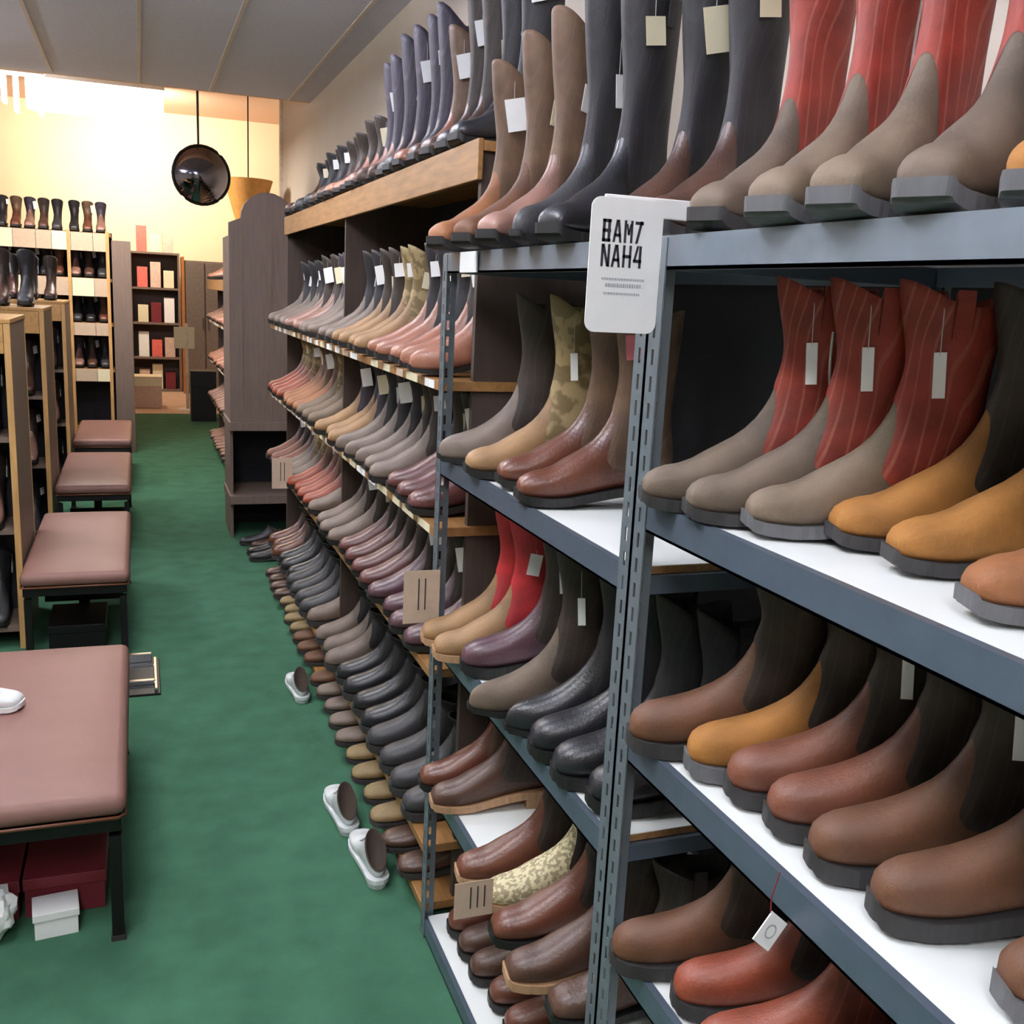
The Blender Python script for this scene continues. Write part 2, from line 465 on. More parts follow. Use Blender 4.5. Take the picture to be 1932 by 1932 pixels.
for x, y, l, k in ((-.45, -.9, 'suspended white light over the aisle behind the viewer', 1.15), (-.62, 1.5, 'suspended white light beside the two steel racks', 1.12),
                (-.22, 4.3, 'suspended white light above the second bench', 1.0), (-2.4, 3.2, 'suspended white light above the oak trimmed gondolas', .4), (-2.15, 6.9, 'added unseen fill light high on the left near the grey ceiling end', 2.2)):  # last one is added out of view to brighten the ceiling
    luminaire(x, y, l, k)

# ------------------------------------------------------------------ steel racks
def post_mesh(sx, sy, H=1.79, w=.035):
    """slotted angle post, corner at the origin, flanges running to sx*x and sy*y, two-sided with real slots"""
    bm = bmesh.new(); t = .0022
    def flange(axis, sgn):
        def P(a, b, z): return (a * sgn, b, z) if axis == 'x' else (b, a * sgn, z)
        def plate(a0, a1, z0, z1):
            inn = t * (sy if axis == 'x' else sx)
            p, q = P(a0, 0, z0), P(a1, inn, z1)
            add_box(bm, tuple(min(m, n) for m, n in zip(p, q)), tuple(max(m, n) for m, n in zip(p, q)))
        plate(0, .014, 0, H); plate(.021, w, 0, H)
        z = .02; plate(.014, .021, 0, z)
        while z < H - .04:
            plate(.014, .021, z + .022, min(z + .038, H)); z += .038
        plate(.014, .021, z, H)
    flange('x', sx); flange('y', sy)
    return finish(bm, 'post')

def steel_rack(label, y0, y1, levels, x0=.68, x1=1.18):
    t = thing('steel_rack', label, 'rack', (x0, y0, 0), 0, 'slotted steel racks')
    D, Lg = x1 - x0, y1 - y0
    for (px, sx) in ((0, 1), (D, -1)):
        for (py, sy) in ((0, 1), (Lg, -1)):
            new_obj('post', cached(('post', sx, sy), lambda: post_mesh(sx, sy)), M_STEEL, t, (px, py, 0))
    for z in levels:
        top = z == levels[-1]
        bm_ = bmesh.new()
        add_box(bm_, (.002, .004, z - .042), (.014, Lg - .004, z + .003)); add_box(bm_, (.002, .004, z - .042), (.03, Lg - .004, z - .038))
        new_obj('front_beam', finish(bm_, 'front_beam'), M_TOPBEAM_LIT if top else M_BEAM, t)
        pbox('back_beam', (D - .014, .004, z - .042), (D - .002, Lg - .004, z + .003), M_BEAM, t)
        pbox('side_beam', (.016, .004, z - .042), (D - .016, .014, z - .014), M_BEAM, t)
        pbox('side_beam', (.016, Lg - .014, z - .042), (D - .016, Lg - .004, z - .014), M_BEAM, t)
        b = pbox('shelf_board', (.015, .015, z - .013), (D - .015, Lg - .015, z), M_LAM, t)
        pbox('board_edge', (.015, .0146, z - .0128), (D - .015, .0152, z - .0012), M_CHIP, b)
    pbox('back_panel', (D - .002, .01, .05), (D + .004, Lg - .01, 1.78), M_SHADEBACK, t)  # added dark sheet standing in for shade behind the shelves
    return t
LV = (.05, .47, .86, 1.31, 1.79)
RV = (.05, .36, .71, 1.06, 1.42, 1.79)
rack_l = steel_rack('grey slotted steel rack with white shelves, the farther of two, behind the near post', 1.302, 2.36, LV)
rack_r = steel_rack('grey slotted steel rack with white shelves, nearest the viewer at the right edge', .20, 1.298, RV)
lab = pbox('beam_label_and_glare', (.676, 2.09, 1.748), (.679, 2.21, 1.792), M_WHITE)  # one white plate for both the sticker and the glare on the beam
lab.location = (0, 0, 0); tag(lab, 'white price label with painted-in glare on the top beam beside the far post', 'label')

# ------------------------------------------------------------------ boot colours
TAUPE = leather('taupe', (98, 84, 71), .7); TAUPE2 = leather('pale_taupe', (110, 95, 79), .7)
MUSTARD = leather('mustard', (148, 99, 44), .75); TANORANGE = leather('tan_orange', (134, 85, 50), .65)
REDBROWN = leather('red_brown', (110, 66, 49), .5); SADDLE = leather('saddle', (96, 63, 43), .6); RUST = leather('rust', (134, 66, 46), .45)
CHEST = leather('chestnut', (98, 58, 44), .32); BURG = leather('burgundy', (92, 56, 54), .34); BROWN = leather('dark_brown', (78, 54, 44), .38)
DKSHAFT = stitched('dark_brown', (48, 38, 32), (90, 74, 62), .18); BLKSHAFT = stitched('black', (31, 29, 32), (66, 62, 68), .18)
REDSHAFT = stitched('red', (136, 48, 35), (176, 112, 90), .4); CRIM = stitched('crimson', (176, 40, 46), (150, 60, 60), .4)
REDDARK = stitched('dark_red', (112, 52, 38), (150, 90, 70), .3); NAVYSH = stitched('plum_navy', (54, 48, 60), (92, 84, 100), .3)
BRSHAFT = stitched('mid_brown', (98, 74, 56), (130, 104, 82), .15); CAMO = patchy('camo', (158, 138, 98), (118, 100, 66), 22)
SNAKE = patchy('snakeskin', (214, 204, 164), (158, 146, 114), 110)
GREYBR = leather('grey_brown', (112, 98, 88), .55); BLACK = leather('black', (36, 36, 40), .34); CHAR = leather('charcoal', (55, 54, 57), .45)
SALMON = leather('salmon_tan', (152, 102, 82), .38); TAN = leather('sand_tan', (146, 113, 78), .6); ORANGETAN = leather('orange_tan', (140, 92, 60), .55)
PINKBR = leather('pink_brown', (136, 102, 90), .4); WHITESH = leather('white', (214, 218, 220), .5)
OLIVE = leather('olive_tan', (130, 110, 74), .6); PURPLEBR = leather('plum_brown', (84, 58, 66), .35)

ORD = ('first second third fourth fifth sixth seventh eighth ninth tenth eleventh twelfth thirteenth fourteenth fifteenth sixteenth '
       'seventeenth eighteenth nineteenth twentieth twenty-first twenty-second twenty-third twenty-fourth twenty-fifth twenty-sixth').split()


# ---- steel racks: toe x, toe y, turn, form, height, foot, shaft, sole, words, extras
P = dict
def row(z, items, where, group, deg, sc=.94):
    for i, (x, y, kind, H, fm, shm, sol, words, ex) in enumerate(items):
        d = ex.pop('deg', deg)
        boot('%s, %s from %s' % (words, ORD[i], where), x, y, z, d, kind, H, fm, shm, sol, near=True, straps=shm is not None, group=group, scale=ex.pop('sc', sc), wid=.68 if y < 1.28 and z < 1.7 else .76, zs=.95 if shm is None else 1, **ex)

row(1.42, [
    (.650, 1.222, 'square', .345, TAUPE, REDSHAFT, M_RUBBER, 'taupe boot with red shaft', P(tags=2, pipe=M_WHITE)),
    (.672, 1.138, 'square', .345, TAUPE, REDSHAFT, M_RUBBER, 'taupe boot with red shaft', P(tags=2)),
    (.715, 1.062, 'square', .345, TAUPE2, REDSHAFT, M_GREYRUB, 'pale taupe boot with red shaft', P(tags=2)),
    (.785, .985, 'square', .345, MUSTARD, DKSHAFT, M_RUBBER, 'mustard boot with dark brown shaft', P(tags=2)),
    (.780, .875, 'square', .345, MUSTARD, DKSHAFT, M_RUBBER, 'mustard boot with dark brown shaft', P(tags=2)),
    (.735, .715, 'square', .345, TANORANGE, DKSHAFT, M_GREYRUB, 'tan orange boot with dark shaft', P()),
    ], "near post, near rack's second shelf", "boots on the near rack's second shelf", 20)
row(1.06, [
    (.655, 1.215, 'round', .30, SADDLE, DKSHAFT, M_RUBBER, 'orange brown boot with dark shaft', P()),
    (.700, 1.125, 'round', .30, MUSTARD, DKSHAFT, M_GREYRUB, 'mustard tan boot with dark shaft', P()),
    (.715, 1.045, 'round', .30, REDBROWN, DKSHAFT, M_RUBBER, 'reddish brown boot with dark shaft', P(tags=2)),
    (.720, .960, 'round', .30, REDBROWN, DKSHAFT, M_RUBBER, 'reddish brown boot with dark shaft', P()),
    (.715, .868, 'round', .30, SADDLE, DKSHAFT, M_RUBBER, 'saddle brown boot with dark shaft', P(tags=2)),
    (.720, .765, 'round', .30, SADDLE, DKSHAFT, M_RUBBER, 'saddle brown boot with dark shaft', P()),
    (.745, .615, 'round', .30, SADDLE, DKSHAFT, M_GREYRUB, 'saddle brown boot with dark shaft', P()),
    ], "near post, near rack's third shelf", "boots on the near rack's third shelf", 20)
row(.71, [
    (.650, 1.205, 'round', .30, SADDLE, DKSHAFT, M_RUBBER, 'tan brown boot with dark shaft', P()),
    (.695, 1.095, 'round', .30, RUST, DKSHAFT, M_RUBBER, 'rust orange boot', P()),
    (.670, .985, 'round', .30, RUST, REDDARK, M_RUBBER, 'rust orange boot with dark red shaft', P()),
    (.695, .880, 'round', .30, RUST, REDDARK, M_RUBBER, 'rust orange boot with dark red shaft', P()),
    (.695, .775, 'round', .30, RUST, REDDARK, M_RUBBER, 'rust orange boot with dark red shaft', P()),
    ], "near post, near rack's fourth shelf", "boots on the near rack's fourth shelf", 20)
row(1.31, [
    (.650, 2.235, 'snip', .40, GREYBR, DKSHAFT, M_BLKSOLE, 'grey brown pointed boot', P()),
    (.660, 2.055, 'square', .40, TAN, CAMO, M_BLKSOLE, 'tan boot with camouflage shaft', P(tags=2)),
    (.690, 1.930, 'square', .40, CHEST, BRSHAFT, M_BLKSOLE, 'glossy chestnut boot with brown shaft', P()),
    (.672, 1.765, 'square', .40, CHEST, BRSHAFT, M_BLKSOLE, 'glossy chestnut boot with tan shaft', P(tags=1, tag_m=mat('pink_card', (206, 110, 118), .6))),
    ], "far post, far rack's second shelf", "boots on the far rack's second shelf", 8, 1.0)
row(.86, [
    (.630, 2.255, 'square', .36, TAN, CRIM, M_TANSOLE, 'tan boot with crimson shaft', P()),
    (.630, 2.150, 'square', .36, TAN, CRIM, M_TANSOLE, 'tan boot with crimson shaft', P(tags=0)),
    (.665, 2.045, 'round', .36, PURPLEBR, DKSHAFT, M_BLKSOLE, 'glossy plum brown boot', P(tags=2)),
    (.615, 1.830, 'snip', .36, TAUPE, DKSHAFT, M_BLKSOLE, 'slender taupe pointed boot with dark shaft', P(tags=2)),
    (.655, 1.720, 'snip', .36, BLACK, BLKSHAFT, M_BLKSOLE, 'glossy black boot', P()),
    (.664, 1.610, 'round', .36, BLACK, BLKSHAFT, M_BLKSOLE, 'glossy black boot', P()),
    (.667, 1.505, 'round', .36, BLACK, BLKSHAFT, M_BLKSOLE, 'glossy black boot', P()),
    (.690, 1.403, 'round', .36, BLACK, BLKSHAFT, M_BLKSOLE, 'glossy black boot', P()),
    ], "far post, far rack's third shelf", "boots on the far rack's third shelf", 10, .98)
row(.47, [
    (.640, 2.265, 'square', .30, CHEST, BRSHAFT, M_BLKSOLE, 'chestnut boot', P()),
    (.640, 2.160, 'square', .30, BROWN, DKSHAFT, M_TANSOLE, 'dark brown boot with tan sole edge', P()),
    (.610, 1.845, 'square', .30, CHEST, DKSHAFT, M_TANSOLE, 'chestnut boot with tan sole edge', P()),
    (.640, 1.740, 'square', .30, SNAKE, DKSHAFT, M_TANSOLE, 'pale snakeskin boot', P()),
    (.614, 1.630, 'square', .30, CHEST, DKSHAFT, M_BLKSOLE, 'glossy chestnut boot', P()),
    (.600, 1.505, 'square', .30, BROWN, DKSHAFT, M_TANSOLE, 'brown boot with thick tan sole edge', P()),
    (.640, 1.395, 'square', .30, BROWN, DKSHAFT, M_BLKSOLE, 'dark brown boot', P()),
    ], "far post, far rack's fourth shelf", "boots on the far rack's fourth shelf", 8, 1.0)
row(.05, [
    (.725, 2.250, 'round', .30, CHEST, None, M_BLKSOLE, 'glossy chestnut shoe', P()),
    (.725, 2.155, 'round', .30, BROWN, None, M_BLKSOLE, 'dark brown shoe', P()),
    (.725, 2.060, 'round', .30, BROWN, None, M_BLKSOLE, 'dark brown shoe', P()),
    (.740, 1.955, 'round', .30, CHEST, None, M_BLKSOLE, 'chestnut shoe', P()),
    (.740, 1.850, 'round', .30, CHEST, None, M_BLKSOLE, 'chestnut shoe', P()),
    (.740, 1.745, 'round', .30, BURG, None, M_BLKSOLE, 'burgundy shoe', P()),
    ], "far post, far rack's bottom shelf", "shoes on the far rack's bottom shelf", 8, .96)
row(1.79, [
    (.620, 2.225, 'square', .43, ORANGETAN, BRSHAFT, M_BLKSOLE, 'orange tan boot with brown shaft', P(tags=3)),
    (.620, 2.030, 'square', .45, SADDLE, BRSHAFT, M_BLKSOLE, 'saddle brown boot', P(tags=0, tag_m=M_CREAM)),
    (.620, 1.870, 'square', .46, PINKBR, BRSHAFT, M_BLKSOLE, 'pinkish brown boot', P(tags=0)),
    (.630, 1.735, 'snip', .48, CHAR, BLKSHAFT, M_BLKSOLE, 'charcoal pointed boot', P(tags=2)),
    (.640, 1.605, 'square', .48, BLACK, BLKSHAFT, M_BLKSOLE, 'black boot', P(tags=1, tag_m=M_CREAM)),
    (.690, 1.480, 'square', .48, BROWN, BLKSHAFT, M_BLKSOLE, 'brown boot with black shaft', P(tags=3, tag_m=M_CREAM)),
    (.705, 1.362, 'square', .48, BROWN, BLKSHAFT, M_RUBBER, 'brown boot with black shaft and cream tag', P(tags=1, tag_m=M_CREAM)),
    (.675, 1.160, 'square', .48, TAUPE, REDSHAFT, M_RUBBER, 'taupe boot with red shaft', P()),
    (.655, .995, 'square', .48, TAUPE2, REDSHAFT, M_GREYRUB, 'taupe boot with red shaft', P(pipe=M_WHITE)),
    (.650, .875, 'square', .48, TAUPE2, REDSHAFT, M_GREYRUB, 'taupe boot with red shaft', P()),
    (.665, .765, 'square', .48, TAUPE, REDSHAFT, M_GREYRUB, 'taupe boot with red shaft', P()),
    (.690, .662, 'square', .48, MUSTARD, DKSHAFT, M_GREYRUB, 'mustard boot with grey sole', P()),
    ], "far post along both racks' top", "boots on top of the steel racks", -26, 1.0)

# ------------------------------------------------------------------ wooden shelving
def wood_unit(label, y0, y1, levels, x0=.69, x1=1.14, labels=True, recess=False):
    t = thing('wooden_shelving', label, 'shelving', (x0, y0, 0), 0)
    D, L = x1 - x0, y1 - y0
    top = levels[-1]
    for y in (0.0, L * .5, L - .022):
        pbox('side_panel', (.09, y, 0), (D, y + .022, top - .025), M_UPRIGHT, t)
    pbox('back_panel', (D - .012, 0, 0), (D, L, top - .02), M_SHADEBACK, t)  # added dark back, shade between the shelves put into its colour
    for i, z in enumerate(levels):
        last = z == top
        rx = .09 if last and recess else 0
        s = pbox('shelf', (rx, -.012, z - .024), (D - .013, L + .012, z), M_SHELFWOOD, t, .002)
        if last:
            pbox('fascia', (rx - .014, -.012, z - .09), (rx - .001, L + .012, z + .004), M_SHELFWOOD, t, .002)
        elif labels and i >= len(levels) - 3:
            n = int(L / .16); rr = random.Random(int(z * 100))
            for k in range(n):
                if rr.random() < .8:
                    ya = .03 + k * .16
                    pbox('price_strip', (-.003, ya, z - .022), (-.0005, ya + rr.uniform(.07, .13), z - .002), (M_WHITE, M_CREAM, M_KRAFT)[int(rr.random() * 2.6)], s)
    return t
WLV = (.06, .235, .74, 1.12, 1.49, 2.06)
wood_unit('long pine boot shelving with dark brown uprights along the right wall', 2.40, 5.80, WLV, recess=True)

WROWS = [
 # z, level words, form, [(count, foot, shaft, sole, H, words, tag?)...] from the near end
 (2.06, "pine shelving's top", [
    (2, 'square', BLACK, BLKSHAFT, .56, 'black tall boot', 3), (2, 'square', BROWN, DKSHAFT, .54, 'dark brown tall boot', 2), (1, 'square', SALMON, BRSHAFT, .44, 'tan boot with brown shaft', 3),
    (2, 'square', CHAR, NAVYSH, .54, 'charcoal boot with plum shaft', 0), (2, 'snip', BROWN, NAVYSH, .54, 'brown boot with plum shaft', 3), (2, 'square', PINKBR, NAVYSH, .50, 'pinkish boot with plum shaft', 2),
    (2, 'square', SALMON, DKSHAFT, .33, 'salmon tan boot', 3), (3, 'square', BROWN, DKSHAFT, .30, 'dark brown boot', 0), (3, 'snip', CHAR, BLKSHAFT, .30, 'charcoal boot', 1), (3, 'square', BROWN, BLKSHAFT, .28, 'brown boot with black shaft', 0)]),
 (1.49, "pine shelving's first shelf", [
    (2, 'snip', SALMON, DKSHAFT, .36, 'salmon tan pointed boot', 2), (3, 'square', SALMON, BLKSHAFT, .36, 'salmon tan boot with black shaft', 1), (2, 'square', TAN, CAMO, .36, 'sand tan boot with camouflage shaft', 0),
    (2, 'square', TAN, DKSHAFT, .36, 'sand tan boot with dark shaft', 1), (3, 'square', GREYBR, BLKSHAFT, .36, 'grey brown boot with black shaft', 3), (2, 'snip', GREYBR, NAVYSH, .36, 'grey pointed boot', 2),
    (3, 'square', PINKBR, DKSHAFT, .36, 'pinkish brown boot', 3), (6, 'square', GREYBR, BLKSHAFT, .34, 'dull grey brown boot', 0)]),
 (1.12, "pine shelving's second shelf", [
    (3, 'square', BURG, DKSHAFT, .32, 'burgundy boot', 2), (2, 'square', GREYBR, DKSHAFT, .32, 'grey brown boot', 1), (3, 'snip', GREYBR, BLKSHAFT, .32, 'grey pointed boot', 2), (3, 'square', TAN, NAVYSH, .32, 'sand tan boot with plum shaft', 3),
    (3, 'square', TAUPE2, CAMO, .32, 'taupe boot with olive shaft', 0), (4, 'square', ORANGETAN, BRSHAFT, .32, 'orange tan boot', 2), (4, 'square', RUST, CAMO, .32, 'rust boot with olive shaft', 1)]),
 (.74, "pine shelving's third shelf", [
    (4, 'square', PURPLEBR, DKSHAFT, .30, 'plum brown boot', 2), (4, 'square', BURG, DKSHAFT, .30, 'burgundy boot', 1), (4, 'square', GREYBR, DKSHAFT, .30, 'grey brown boot', 2), (4, 'square', RUST, BRSHAFT, .30, 'rust boot', 1),
    (3, 'snip', GREYBR, CAMO, .30, 'grey boot with olive shaft', 0), (3, 'square', REDBROWN, DKSHAFT, .30, 'reddish brown boot', 3)]),
 (.235, "pine shelving's fourth shelf", [
    (4, 'round', CHAR, BLKSHAFT, .24, 'charcoal ankle boot', None), (4, 'round', BLACK, BLKSHAFT, .24, 'black ankle boot', None), (4, 'round', GREYBR, BLKSHAFT, .24, 'grey brown ankle boot', None), (4, 'round', CHAR, BLKSHAFT, .24, 'charcoal short boot', None),
    (3, 'round', BLACK, BLKSHAFT, .24, 'black short boot', None), (3, 'round', CHEST, DKSHAFT, .24, 'chestnut short boot', None)]),
]
def fill(z, where, segs, y0, y1, deg, group, xt=.665, low=False, jit=.012):
    n = sum(s[0] for s in segs); i = 0; rr = random.Random(int(z * 1000 + y0 * 7))
    step = (y1 - y0) / n * .94
    for cnt, kind, fm, shm, H, words, tg in segs:
        for k in range(cnt):
            ym = (y0 + y1) / 2; nl = n // 2; gap = .02 if z < 2 else 0
            y = y0 + (i + .5) * (ym - gap - y0) / nl if i < nl else ym + 4 * gap + (i - nl + .5) * (y1 - ym - 4 * gap) / (n - nl)
            boot('%s, %s from %s' % (words, ORD[i], where), xt + rr.uniform(-jit, jit), y, z, deg + rr.uniform(-4, 4), kind, H, fm, shm,
                 M_BLKSOLE if kind != 'round' else M_RUBBER, tags=(tg + (k % 2)) % 4 if tg is not None else None,
                 tag_m=(M_WHITE, M_CREAM, M_WHITE)[(i * 5) % 3], near=False, group=group, scale=min(1, step / .112))
            i += 1
for z, where, segs in WROWS:
    fill(z, "the viewer on " + where, segs, 2.475, 5.78, 6 if z < 2 else -14, "boots on the " + where, .665 if z < 2 else .755)

fill(.06, "the viewer on pine shelving's floor", [
    (2, 'round', BROWN, None, .3, 'brown low shoe', None), (4, 'round', OLIVE, None, .3, 'olive tan low shoe', None), (4, 'round', GREYBR, None, .3, 'grey brown low shoe', None), (4, 'round', SADDLE, None, .3, 'saddle brown low shoe', None),
    (4, 'round', OLIVE, None, .3, 'olive low shoe', None), (4, 'round', BROWN, None, .3, 'dark brown low shoe', None)], 2.475, 5.78, 6, 'low shoes on the bottom board of the pine shelving', .655)
for i, (x, y) in enumerate(((.615, 2.86), (.590, 3.17))):
    boot(('white sneaker on the carpet before the pine shelving, nearer of the two', 'white sneaker on the carpet before the pine shelving, farther of the two')[i],
         x, y, 0, 90, 'round', .3, WHITESH, None, WHITESH, near=True, group='white sneakers on the carpet', scale=.93, zs=.66, laced=True, name='sneaker')
boot('white sneaker standing alone on the carpet, farther down the aisle', .605, 4.25, 0, 90, 'round', .3, WHITESH, None, WHITESH, near=True, scale=.9, laced=True, name='sneaker')

# ---- second wooden unit and the arched end display
wood_unit('farther pine boot shelving beyond the arched brown display', 7.55, 11.2, (.12, .52, .92, 1.32, 1.72), .70, 1.15)
far_segs = {
 1.72: [(6, 'square', BROWN, DKSHAFT, .32, 'brown boot', 1), (6, 'square', PINKBR, NAVYSH, .32, 'pinkish boot', 3), (6, 'square', SALMON, DKSHAFT, .32, 'salmon tan boot', 3)],
 1.32: [(6, 'square', GREYBR, DKSHAFT, .31, 'grey brown boot', 2), (6, 'square', SALMON, DKSHAFT, .31, 'salmon tan boot', 3), (6, 'square', PINKBR, BURG, .31, 'pinkish boot with burgundy shaft', 0)],
 .92: [(9, 'square', CHEST, DKSHAFT, .31, 'chestnut boot', 2), (9, 'square', SALMON, BRSHAFT, .31, 'salmon tan boot with brown shaft', 1)],
 .52: [(9, 'square', CHAR, DKSHAFT, .31, 'charcoal boot', 2), (9, 'square', PINKBR, DKSHAFT, .31, 'pinkish brown boot', 0)],
 .12: [(9, 'round', CHAR, None, .31, 'charcoal low shoe', None), (9, 'round', PINKBR, None, .31, 'pinkish low shoe', None)]}
FARW = {1.72: 'top', 1.32: 'second', .92: 'third', .52: 'fourth', .12: 'bottom'}
for z, segs in far_segs.items():
    fill(z, "the viewer on farther shelving's %s shelf" % FARW[z], segs, 7.62, 11.17, 4, "boots on the farther shelving's %s shelf" % FARW[z], .68)

def arched_display():
    t = thing('end_display', 'tall dark brown wooden end display with arched top beyond the pine shelving', 'display', (.56, 6.9, 0))
    bm = bmesh.new(); w, h0, h1 = .47, .80, 2.08
    prof = [(0, h0), (w, h0), (w, h1)]
    for k in range(13):
        a = math.pi * k / 12
        prof.append((w * .52 + .17 * math.cos(a), h1 + .03 + .17 * math.sin(a)))
    prof += [(0, h1)]
    fr = [bm.verts.new((x, 0, z)) for x, z in prof]; bk = [bm.verts.new((x, .05, z)) for x, z in prof]
    n = len(prof)
    for k in range(n): bm.faces.new((fr[k], fr[(k + 1) % n], bk[(k + 1) % n], bk[k]))
    bm.faces.new(fr[::-1]); bm.faces.new(bk)
    new_obj('front_panel', finish(bm, 'front_panel'), M_DKBROWN, t)
    pbox('side_panel', (0, .05, 0), (.02, .5, 2.0), M_DKBROWN, t)
    pbox('side_panel', (w - .02, .05, 0), (w, .5, 2.0), M_DKBROWN, t)
    pbox('back_panel', (.02, .48, 0), (w - .02, .5, 2.0), M_SHADEBACK, t)
    for z in (.80, .30): pbox('shelf', (-.01, -.03, z - .06), (w + .01, .48, z - .001), M_DKBROWN, t, .004)
    for x in (.07, .26):
        pbox('trim_strip', (x, -.008, .86), (x + .012, -.0005, 2.0), M_LAMBROWN, t)
arched_display()
for i, (x, y, m, w) in enumerate(((.60, 6.72, CHAR, 'charcoal'), (.66, 6.60, BROWN, 'dark brown'), (.62, 6.45, BLACK, 'black'), (.62, 6.30, CHAR, 'charcoal'))):
    boot('%s low shoe on the carpet before the arched display, %s' % (w, ('nearest its panel', 'second from its panel', 'third from its panel', 'farthest from its panel')[i]), x, y, 0, 5, 'round', .3, m, None, M_RUBBER, near=False, scale=.95, group='shoes on the carpet by the arched display')

# ------------------------------------------------------------------ left side: benches and gondolas
def bench(label, y0, y1, x0, x1, zt=.42, th=.062):
    t = thing('fitting_bench', label, 'bench', (x0, y0, 0), 0, 'vinyl fitting benches along the aisle')
    w, L = x1 - x0, y1 - y0
    bm = bmesh.new(); add_box(bm, (0, 0, zt - th), (w, L, zt))
    bmesh.ops.bevel(bm, geom=bm.edges[:], offset=.026, segments=4, affect='EDGES', profile=.5)
    bmesh.ops.subdivide_edges(bm, edges=[e for e in bm.edges if e.calc_length() > .2], cuts=6, use_grid_fill=True)
    for v in bm.verts:
        if v.co.z > zt - .03:
            a = min(v.co.x, w - v.co.x) / (w / 2); b = min(v.co.y, L - v.co.y) / (L / 2)
            v.co.z += .012 * min(1, a * 2) * min(1, b * 4) - .004
    new_obj('cushion', finish(bm, 'cushion', True), M_VINYL, t)
    bm = bmesh.new(); r = .005; z = zt - th - .002
    add_tube(bm, [(0.02, 0.004, z), (w - .02, .004, z), (w - .004, .02, z), (w - .004, L - .02, z), (w - .02, L - .004, z), (.02, L - .004, z), (.004, L - .02, z), (.004, .02, z), (.02, .004, z)], r, 6)
    new_obj('piping', finish(bm, 'piping', True), M_PIPING, t)
    pbox('seat_frame', (.012, .012, zt - .105), (w - .012, L - .012, zt - th - .004), M_BLACKMETAL, t)
    for x in (.014, w - .044):
        for y in (.014, L - .044):
            lg = pbox('leg', (x, y, .012), (x + .03, y + .03, zt - .12), M_BLACKMETAL, t)
            pbox('foot_cap', (x - .003, y - .003, 0), (x + .033, y + .033, .014), M_RUBBER, lg)
    pbox('centre_leg', (w / 2 - .025, L / 2 - .02, 0), (w / 2 + .025, L / 2 + .02, zt - .12), M_BLACKMETAL, t)
    pbox('stretcher', (.044, L / 2 - .012, .10), (w - .044, L / 2 + .012, .13), M_BLACKMETAL, t)
    return t
bench('brown vinyl fitting bench nearest the viewer with a shoe on it', 2.52, 3.70, -.72, -.06)
bench('brown vinyl fitting bench, second from the viewer along the aisle', 4.66, 5.96, -.515, -.065)
bench('brown vinyl fitting bench, third from the viewer along the aisle', 6.72, 8.06, -.515, -.068)
bench('brown vinyl fitting bench, fourth from the viewer along the aisle', 8.66, 9.92, -.515, -.072)

def gondola(label, y0, z=1.50, depth=.62, x1=-.545, x0=-2.6):
    t = thing('wooden_gondola', label, 'gondola', (x1, y0, 0), 0, 'oak trimmed gondolas on the left')
    w = x1 - x0
    e = pbox('end_panel', (-.002, .004, 0), (.020, depth - .004, z - .02), M_LAMBROWN, t)
    pbox('edge_band', (-.004, -.010, 0), (.022, .0036, z - .02), M_OAKV, e)
    pbox('edge_band', (-.004, depth - .0036, 0), (.022, depth + .004, z - .02), M_OAKV, e)
    pbox('top_board', (-w, -.012, z - .02), (.024, depth + .008, z), M_OAK, t, .003)
    pbox('header_board', (-w, -.010, z - .15), (-.006, .008, z - .021), M_OAK, t, .002)
    pbox('centre_panel', (-w, depth / 2 - .01, 0), (-.004, depth / 2 + .01, z - .021), M_SHADEBACK, t)
    for zz in (.10, .56, .98):
        pbox('shelf', (-w, .006, zz - .022), (-.004, depth / 2 - .011, zz), M_DKBROWN, t)
    return t
GY = (4.92, 6.66, 8.56)
GN = ('beside the second bench', 'beside the third bench', 'beside the fourth bench')
for y, n in zip(GY, GN): gondola('oak trimmed brown shoe gondola, ' + n, y)
GW = ('first', 'second', 'third', 'fourth')
for gi, y in enumerate(GY):
    for z, lv, fm, shm in ((.98, 'upper', BROWN, DKSHAFT), (.56, 'middle', PINKBR, DKSHAFT), (.10, 'lower', CHAR, BLKSHAFT)):
        for k in range(3):
            # toes towards the viewer: local +x turned to -y
            a = -math.pi / 2
            t = boot('%s boot, %s from the panel on %s gondola\'s %s shelf' % ({'upper': 'dark brown', 'middle': 'pinkish brown', 'lower': 'charcoal'}[lv], ORD[k], GW[gi], lv),
                     -.64 - .115 * k, y + .012, z, 90 + 180, 'square', .33, fm, shm, M_BLKSOLE, tags=(2 * k + gi) % 4, group='boots inside the left gondolas')
            t.location = (-.64 - .115 * k, y + .30 - .285, z + .0005); t.rotation_euler = (0, 0, a)
            t.location.y = y + .280
    # boots standing on the top board
    for k in range(5):
        t = boot('dark boot on top of the %s gondola, %s from its aisle end' % (GW[gi], ORD[k]), 0, 0, 1.50, 0, 'square', .34, (BLACK, CHAR, BROWN, CHAR, BURG)[(k + gi) % 5], (BLKSHAFT, BLKSHAFT, DKSHAFT, NAVYSH, BLKSHAFT)[(k + gi) % 5], M_BLKSOLE, tags=2 if k % 2 else None, group='dark boots on top of the gondolas')
        t.rotation_euler = (0, 0, -math.pi / 2); t.location = (-.63 - .135 * k, y + .36, 1.5005)

